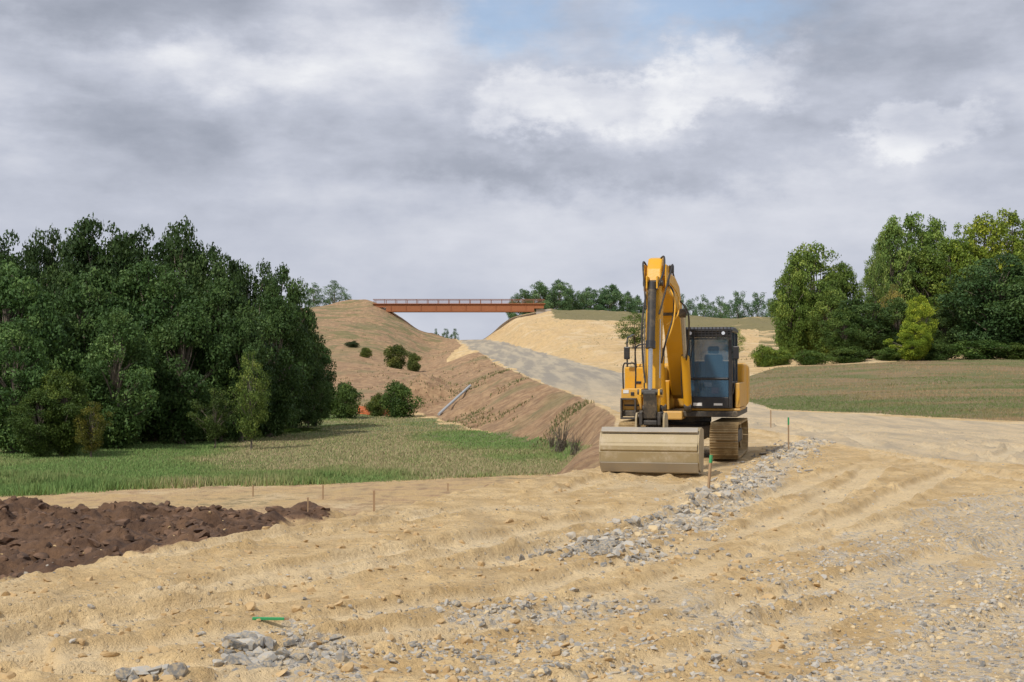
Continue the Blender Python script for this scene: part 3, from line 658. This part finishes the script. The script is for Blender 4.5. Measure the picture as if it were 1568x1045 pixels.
cyls('boom_crosspin',E,DRK,[((bx-.38,-2.57,3.33),(bx+.38,-2.57,3.33),.055)])
cyls('stick_cylinder',E,YEL2,[((bx,-2.5,4.12),(bx,-3.9,4.30),.085)],24)
cyls('stick_cylinder_rod',E,CHR,[((bx,-3.85,4.29),(bx,-4.75,4.33),.045)],16)
prism('dipper_stick',E,YEL2,D([(4.62,4.32),(4.8,4.42),(5.1,4.38),(5.35,4.15),(5.52,3.6),(5.72,1.35),(5.66,1.18),(5.5,1.2),(5.05,3.0),(4.9,3.75)]),bx-.15,bx+.15,.03,3)
boxes('stick_pivot_plates',E,YEL2,[(bx-.24,bx-.205,-5.2,-4.7,3.7,4.25),(bx+.205,bx+.24,-5.2,-4.7,3.7,4.25)],.012)
cyls('stick_pins',E,DRK,[((bx-.27,-5.0,3.88),(bx+.27,-5.0,3.88),.075),((bx-.2,-5.6,1.28),(bx+.2,-5.6,1.28),.07),((bx-.2,-5.45,3.85),(bx+.2,-5.45,3.85),.06)])
cyls('bucket_cylinder',E,DRK,[((bx,-5.62,3.8),(bx,-5.92,2.55),.085)],24)
cyls('bucket_cylinder_collar',E,BLK,[((bx,-5.9,2.65),(bx,-5.93,2.5),.10),((bx,-5.6,3.85),(bx,-5.63,3.7),.1)],24)
cyls('bucket_cylinder_rod',E,CHR,[((bx,-5.9,2.6),(bx,-6.02,1.62),.045)],16)
boxes('cylinder_bracket',E,YEL2,[(bx-.12,bx-.09,-5.72,-5.3,3.72,3.98),(bx+.09,bx+.12,-5.72,-5.3,3.72,3.98)],.01)
prism('tipping_link_a',E,YEL2,D([(5.5,1.62),(5.62,1.7),(6.08,1.68),(6.1,1.55),(5.6,1.5)]),bx-.21,bx-.165,.012)
prism('tipping_link_b',E,YEL2,D([(5.5,1.62),(5.62,1.7),(6.08,1.68),(6.1,1.55),(5.6,1.5)]),bx+.165,bx+.21,.012)
prism('bucket_link',E,DRK,D([(6.0,1.7),(6.12,1.6),(6.0,1.08),(5.86,1.08)]),bx-.13,bx+.13,.02)
cyls('link_pins',E,DRK,[((bx-.25,-6.03,1.62),(bx+.25,-6.03,1.62),.055),((bx-.25,-5.93,1.12),(bx+.25,-5.93,1.12),.055),((bx-.25,-5.6,1.12),(bx+.25,-5.6,1.12),.06)])
boxes('quick_hitch',E,DRK,[(bx-.22,bx-.15,-6.05,-5.5,.95,1.22),(bx+.15,bx+.22,-6.05,-5.5,.95,1.22),(bx-.14,bx+.14,-6.0,-5.55,.95,1.05)],.02)
prism('bucket_ear_a',E,BKT,D([(5.45,.86),(5.5,1.15),(5.65,1.2),(5.95,1.2),(6.05,1.1),(6.08,.86)]),bx-.30,bx-.26,.01)
prism('bucket_ear_b',E,BKT,D([(5.45,.86),(5.5,1.15),(5.65,1.2),(5.95,1.2),(6.05,1.1),(6.08,.86)]),bx+.26,bx+.30,.01)
out=[(5.2,.84),(5.6,.90),(5.95,.88),(6.12,.78),(6.22,.62),(6.27,.42),(6.22,.22),(6.08,.07),(5.8,.0),(5.3,-.03)]
inn=[(5.3,0.0),(5.8,.03),(6.05,.1),(6.18,.24),(6.23,.42),(6.18,.6),(6.09,.74),(5.94,.84),(5.6,.86),(5.2,.80)]
bw=.97
prism('bucket_shell',E,BKT,D(out+inn),bx-bw,bx+bw,0)
prism('bucket_side_a',E,BKT,D(out+[(5.15,.4)]),bx-bw-.03,bx-bw-.002,.004)
prism('bucket_side_b',E,BKT,D(out+[(5.15,.4)]),bx+bw+.002,bx+bw+.03,.004)
prism('bucket_wear_strip',E,WORN,D([(6.05,.885),(6.14,.80),(6.17,.83),(6.07,.915)]),bx-bw,bx+bw,.004)
prism('bucket_rib',E,BKT,D([(6.235,.60),(6.275,.60),(6.30,.55),(6.30,.47),(6.275,.44)]),bx-bw,bx+bw,.004)
prism('bucket_cutting_edge',E,WORN,D([(6.235,.22),(6.10,.05),(5.8,-.02),(5.8,-.045),(6.12,.02),(6.26,.21)]),bx-bw-.01,bx+bw+.01,.004)
hose('hydraulic_hoses',E,RUB,[
 [(bx-.1,-.6,2.3),(bx-.12,-1.6,3.5),(bx-.1,-2.5,4.1),(bx-.14,-3.6,4.25),(bx-.2,-4.6,4.2),(bx-.24,-5.2,4.3),(bx-.18,-5.55,3.9),(bx-.12,-5.68,3.3)],
 [(bx+.1,-.6,2.3),(bx+.12,-1.6,3.5),(bx+.1,-2.5,4.1),(bx+.16,-3.6,4.25),(bx+.26,-4.6,4.1),(bx+.34,-5.0,4.25),(bx+.28,-5.45,3.8),(bx+.14,-5.62,3.2)],
 [(bx+.15,-4.5,3.9),(bx+.34,-4.9,3.7),(bx+.38,-5.2,3.2),(bx+.26,-5.4,2.7),(bx+.17,-5.5,2.2)],
 [(bx+.24,-2.6,3.6),(bx+.45,-2.9,3.3),(bx+.42,-2.6,2.7),(bx+.3,-2.0,2.2),(bx+.25,-1.5,1.7)],
 [(bx-.15,-5.5,3.6),(bx-.2,-5.7,3.0),(bx-.18,-5.75,2.3),(bx-.12,-5.8,1.8)],
 [(bx+.05,-4.9,4.35),(bx+.2,-5.3,4.4),(bx+.22,-5.5,4.1),(bx+.1,-5.7,3.7)]],.02)
hose('yellow_hose_sleeves',E,YEL2,[[(bx+.2,-4.9,3.9),(bx+.4,-5.15,3.5),(bx+.38,-5.3,3.0),(bx+.2,-5.4,2.5)],[(bx+.22,-4.3,3.9),(bx+.42,-4.6,3.6),(bx+.42,-4.8,3.2),(bx+.2,-5.0,3.0)]],.016)
boxes('boom_lamp',E,BLK,[(bx+.22,bx+.32,-4.6,-4.5,4.1,4.28)],.02)
cyls('steel_pipes',E,CHR,[((bx-.16,-5.62,3.1),(bx-.16,-5.72,1.9),.012),((bx+.16,-5.62,3.1),(bx+.16,-5.72,1.9),.012)],8)
# ---------------------------------------------------------------- footbridge
RUST=dusty('weathering_steel',(.32,.115,.045),.75,dust=(.40,.18,.08),amt=.4)
RUSTD=dusty('weathering_steel_rail',(.20,.09,.055),.75,dust=(.28,.15,.09),amt=.4)
BR=bpy.data.objects.new('footbridge',None);scene.collection.objects.link(BR)
BR.location=(0,296,0)
xa,xb=-28.6,6.6
boxes('girders',BR,RUST,[(xa+2.5,xb-2,-1.7,-1.4,13.55,15.0),(xa+2.5,xb-2,1.4,1.7,13.55,15.0),(xa,xa+2.49,-1.7,-1.4,14.3,15.0),(xb-1.99,xb,-1.7,-1.4,14.1,15.0)],.03)
boxes('flanges',BR,RUST,[(xa+2.4,xb-1.9,-1.95,-1.2,13.42,13.545),(xa+2.4,xb-1.9,1.2,1.95,13.42,13.545),(xa-.3,xb+.3,-2.0,2.0,15.01,15.16)],.02)
boxes('girder_stiffeners',BR,RUST,[(x_,x_+.08,-1.82,-1.705,13.55,15.0) for x_ in np.arange(xa+3.5,xb-2.5,3.1)],0)
rl=[]
for yy in (-1.95,1.95):
    for x_ in np.arange(xa,xb,2.2): rl.append((x_,x_+.12,yy-.04,yy+.04,15.162,15.93))
    rl+= [(xa-.2,xb+.2,yy-.05,yy+.05,15.932,16.05)]+[(xa,xb,yy+.05,yy+.07,q_,q_+.03) for q_ in (15.3,15.5,15.7)]
boxes('railings',BR,RUSTD,rl,0)
CON=dusty('concrete',(.40,.37,.33),.9,amt=.3)
boxes('abutments',BR,CON,[(xa-.5,xa+2.6,-1.2,1.2,11.5,14.19),(xb-1.6,xb+1.5,-1.2,1.2,11.5,13.98)],.05)
# ---------------------------------------------------------------- small things
WOOD=dusty('stake_wood',(.34,.22,.12),.85,amt=.2)
def stake(px,py,h,top,r=.02,tilt=0):
    a=hit(px,py);e=bpy.data.objects.new('survey_stake',None);scene.collection.objects.link(e);e.location=a;e.rotation_euler=(0,tilt,random.uniform(0,1))
    boxes('post',e,WOOD,[(-r,r,-r,r,-.2,h*.78)],.003);boxes('painted_top',e,top,[(-r-.002,r+.002,-r-.002,r+.002,h*.782,h)],.003)
stake(1084,752,.62,GRN,.02,.15);stake(1207,692,.85,GRN,.015);stake(472,783,.35,WOOD,.018);stake(495,765,.45,WOOD,.018);stake(573,782,.3,WOOD,.016);stake(686,752,.25,WOOD,.016);stake(1180,655,.6,WOOD,.016);stake(388,760,.35,WOOD,.016)
a=hit(412,957);g_=bpy.data.objects.new('fallen_survey_peg',None);scene.collection.objects.link(g_);g_.location=(a[0],a[1],a[2]+.05);g_.rotation_euler=(0,.03,.1)
boxes('peg',g_,GRN,[(-.13,.13,-.017,.017,-.01,.01)],.003);boxes('peg_point',g_,WOOD,[(.132,.17,-.012,.012,-.008,.008)],.002)
a=hit(672,637);c_=hit(720,595)
PIPE=bpy.data.objects.new('drain_pipe',None);scene.collection.objects.link(PIPE)
cyls('pipe',PIPE,dusty('grey_pvc',(.38,.41,.43),.5,amt=.25),[((a[0],a[1],a[2]+.12),(c_[0],c_[1],c_[2]+.22),.11)],16)
m,T,b=newmat('orange_net',.7);b.inputs['Base Color'].default_value=(.75,.16,.04,1);NET=m
NF=bpy.data.objects.new('orange_barrier_fence',None);scene.collection.objects.link(NF)
pp=[hit(548,634),hit(580,637),hit(622,637)]
bm=bmesh.new();
for (p1,p2) in zip(pp[:-1],pp[1:]):
    n_=24
    for i in range(n_):
        t=i/n_;q=[p1[k_]*(1-t)+p2[k_]*t for k_ in range(3)];t2=(i+1)/n_;q2=[p1[k_]*(1-t2)+p2[k_]*t2 for k_ in range(3)]
        for h0 in (.05,.2,.35,.5,.62): bcyl(bm,(q[0],q[1],q[2]+h0+.03*math.sin(i)),(q2[0],q2[1],q2[2]+h0+.03*math.sin(i+1)),.025,4)
        bcyl(bm,(q[0],q[1],q[2]),(q[0],q[1],q[2]+.65),.02,4)
finish(bm,'netting',NF,NET)
# ---------------------------------------------------------------- world
w=bpy.data.worlds.new('World');scene.world=w;w.use_nodes=True
T=NT(w.node_tree);T.n.clear()
SE,SA=48,-145
sky=T.new('ShaderNodeTexSky',sky_type='NISHITA');sky.sun_disc=False;sky.sun_elevation=math.radians(SE);sky.sun_rotation=math.radians(SA)
tc=T.new('ShaderNodeTexCoord').outputs['Generated']
sp=T.new('ShaderNodeSeparateXYZ');T.l.new(tc,sp.inputs[0])
U0=T.math('MULTIPLY',sp.outputs[0],22.2);V0=T.math('MULTIPLY',sp.outputs[2],22.2)
cb=T.new('ShaderNodeCombineXYZ');T.l.new(U0,cb.inputs[0]);T.l.new(T.math('MULTIPLY',V0,1.5),cb.inputs[1]);T.l.new(T.math('MULTIPLY',sp.outputs[1],22.2),cb.inputs[2])
P=cb.outputs[0]
wn=T.new('ShaderNodeSeparateColor');T.l.new(T.noise(P,.7,7,.62,True),wn.inputs[0])
U=T.math('ADD',U0,T.math('MULTIPLY',T.math('SUBTRACT',wn.outputs[0],.5),3.0))
V=T.math('ADD',V0,T.math('MULTIPLY',T.math('SUBTRACT',wn.outputs[1],.5),2.0))
def gauss(u,v,ru,rv,amp,sharp=False):
    a=T.math('DIVIDE',T.math('SUBTRACT',U,u),ru);c=T.math('DIVIDE',T.math('SUBTRACT',V,v),rv)
    r2=T.math('ADD',T.math('MULTIPLY',a,a),T.math('MULTIPLY',c,c))
    e=T.math('POWER',2.718,T.math('MULTIPLY',r2,-1.0))
    if sharp: e=T.step(e,.2,.7)
    return T.math('MULTIPLY',e,amp)
n1=T.noise(P,.34,7,.54);n2=T.noise(T.map(P,(.6,1.2,.6),loc=(3,5,1)),.5,6,.58)
calm=T.math('ADD',.4,T.math('MULTIPLY',T.step(V,1.6,3.6),.6))
nz=T.math('ADD',T.math('MULTIPLY',T.math('SUBTRACT',n1,.5),1.0),T.math('MULTIPLY',T.math('SUBTRACT',n2,.5),1.0))
Fd=T.math('ADD',.60,T.math('MULTIPLY',nz,calm))
for gz in [(1.0,4.15,2.0,.60,.26,True),(3.1,4.3,1.4,.5,.22,True),(0.,4.0,.9,.4,.10,True),(6.1,3.55,1.0,.40,.22,True),(-4,4.6,1.3,.35,.18),(-2.,4.9,1.4,.4,.08),(-1,5.3,.8,.3,.2),
   (-.3,3.1,1.6,.33,-.2),(2.2,2.95,2.0,.36,-.24),(4.5,3.5,.8,.6,-.16),(4.8,5.1,1.6,.4,-.12),(-6.4,5.2,2.4,.5,-.24),(-5,3.7,3,.35,-.12),(6.8,4.7,1.5,.4,-.10),
   (-1.,2.1,5.,.6,.08),(5.5,2.4,2.,.4,.03),(0,.8,12,1.2,.05)]:
    Fd=T.math('ADD',Fd,gauss(*gz))
cr=T.new('ShaderNodeValToRGB');T.l.new(Fd,cr.inputs[0])
e=cr.color_ramp.elements;e[0].position=.08;e[0].color=(.29,.32,.39,1);e[1].position=1.0;e[1].color=(.88,.89,.92,1)
for p_,c in ((.35,(.40,.43,.51,1)),(.58,(.54,.57,.66,1)),(.78,(.70,.72,.79,1))):
    q=e.new(p_);q.color=c
bc=T.new('ShaderNodeBackground');T.l.new(cr.outputs[0],bc.inputs[0]);bc.inputs[1].default_value=1.0
bs=T.new('ShaderNodeBackground');T.l.new(sky.outputs[0],bs.inputs[0]);bs.inputs[1].default_value=.15
blue=T.math('ADD',gauss(-.1,5.4,.8,.45,1.),gauss(2.9,5.3,1.5,.45,1.1),clamp=True)
blue=T.math('MULTIPLY',blue,.65)
mx=T.new('ShaderNodeMixShader');T.l.new(blue,mx.inputs[0]);T.l.new(bc.outputs[0],mx.inputs[1]);T.l.new(bs.outputs[0],mx.inputs[2])
wo=T.new('ShaderNodeOutputWorld');T.l.new(mx.outputs[0],wo.inputs[0])
sl=bpy.data.lights.new('sun','SUN');sl.energy=3.2;sl.angle=math.radians(3);sl.color=(1,.95,.87)
so=bpy.data.objects.new('sun',sl);scene.collection.objects.link(so)
d=Vector((math.sin(math.radians(SA))*math.cos(math.radians(SE)),math.cos(math.radians(SA))*math.cos(math.radians(SE)),math.sin(math.radians(SE))))
so.rotation_euler=d.to_track_quat('Z','Y').to_euler();so.location=(0,0,50)
cam=bpy.data.cameras.new('camera');co=bpy.data.objects.new('camera',cam);scene.collection.objects.link(co)
cam.sensor_width=36;cam.lens=50;cam.clip_start=.1;cam.clip_end=8000
co.location=(0,0,CZ);co.rotation_euler=(math.radians(90)+math.atan((HY-522.5)/F),0,0)
scene.camera=co
scene.view_settings.view_transform='Standard';scene.view_settings.look='None';scene.view_settings.exposure=0
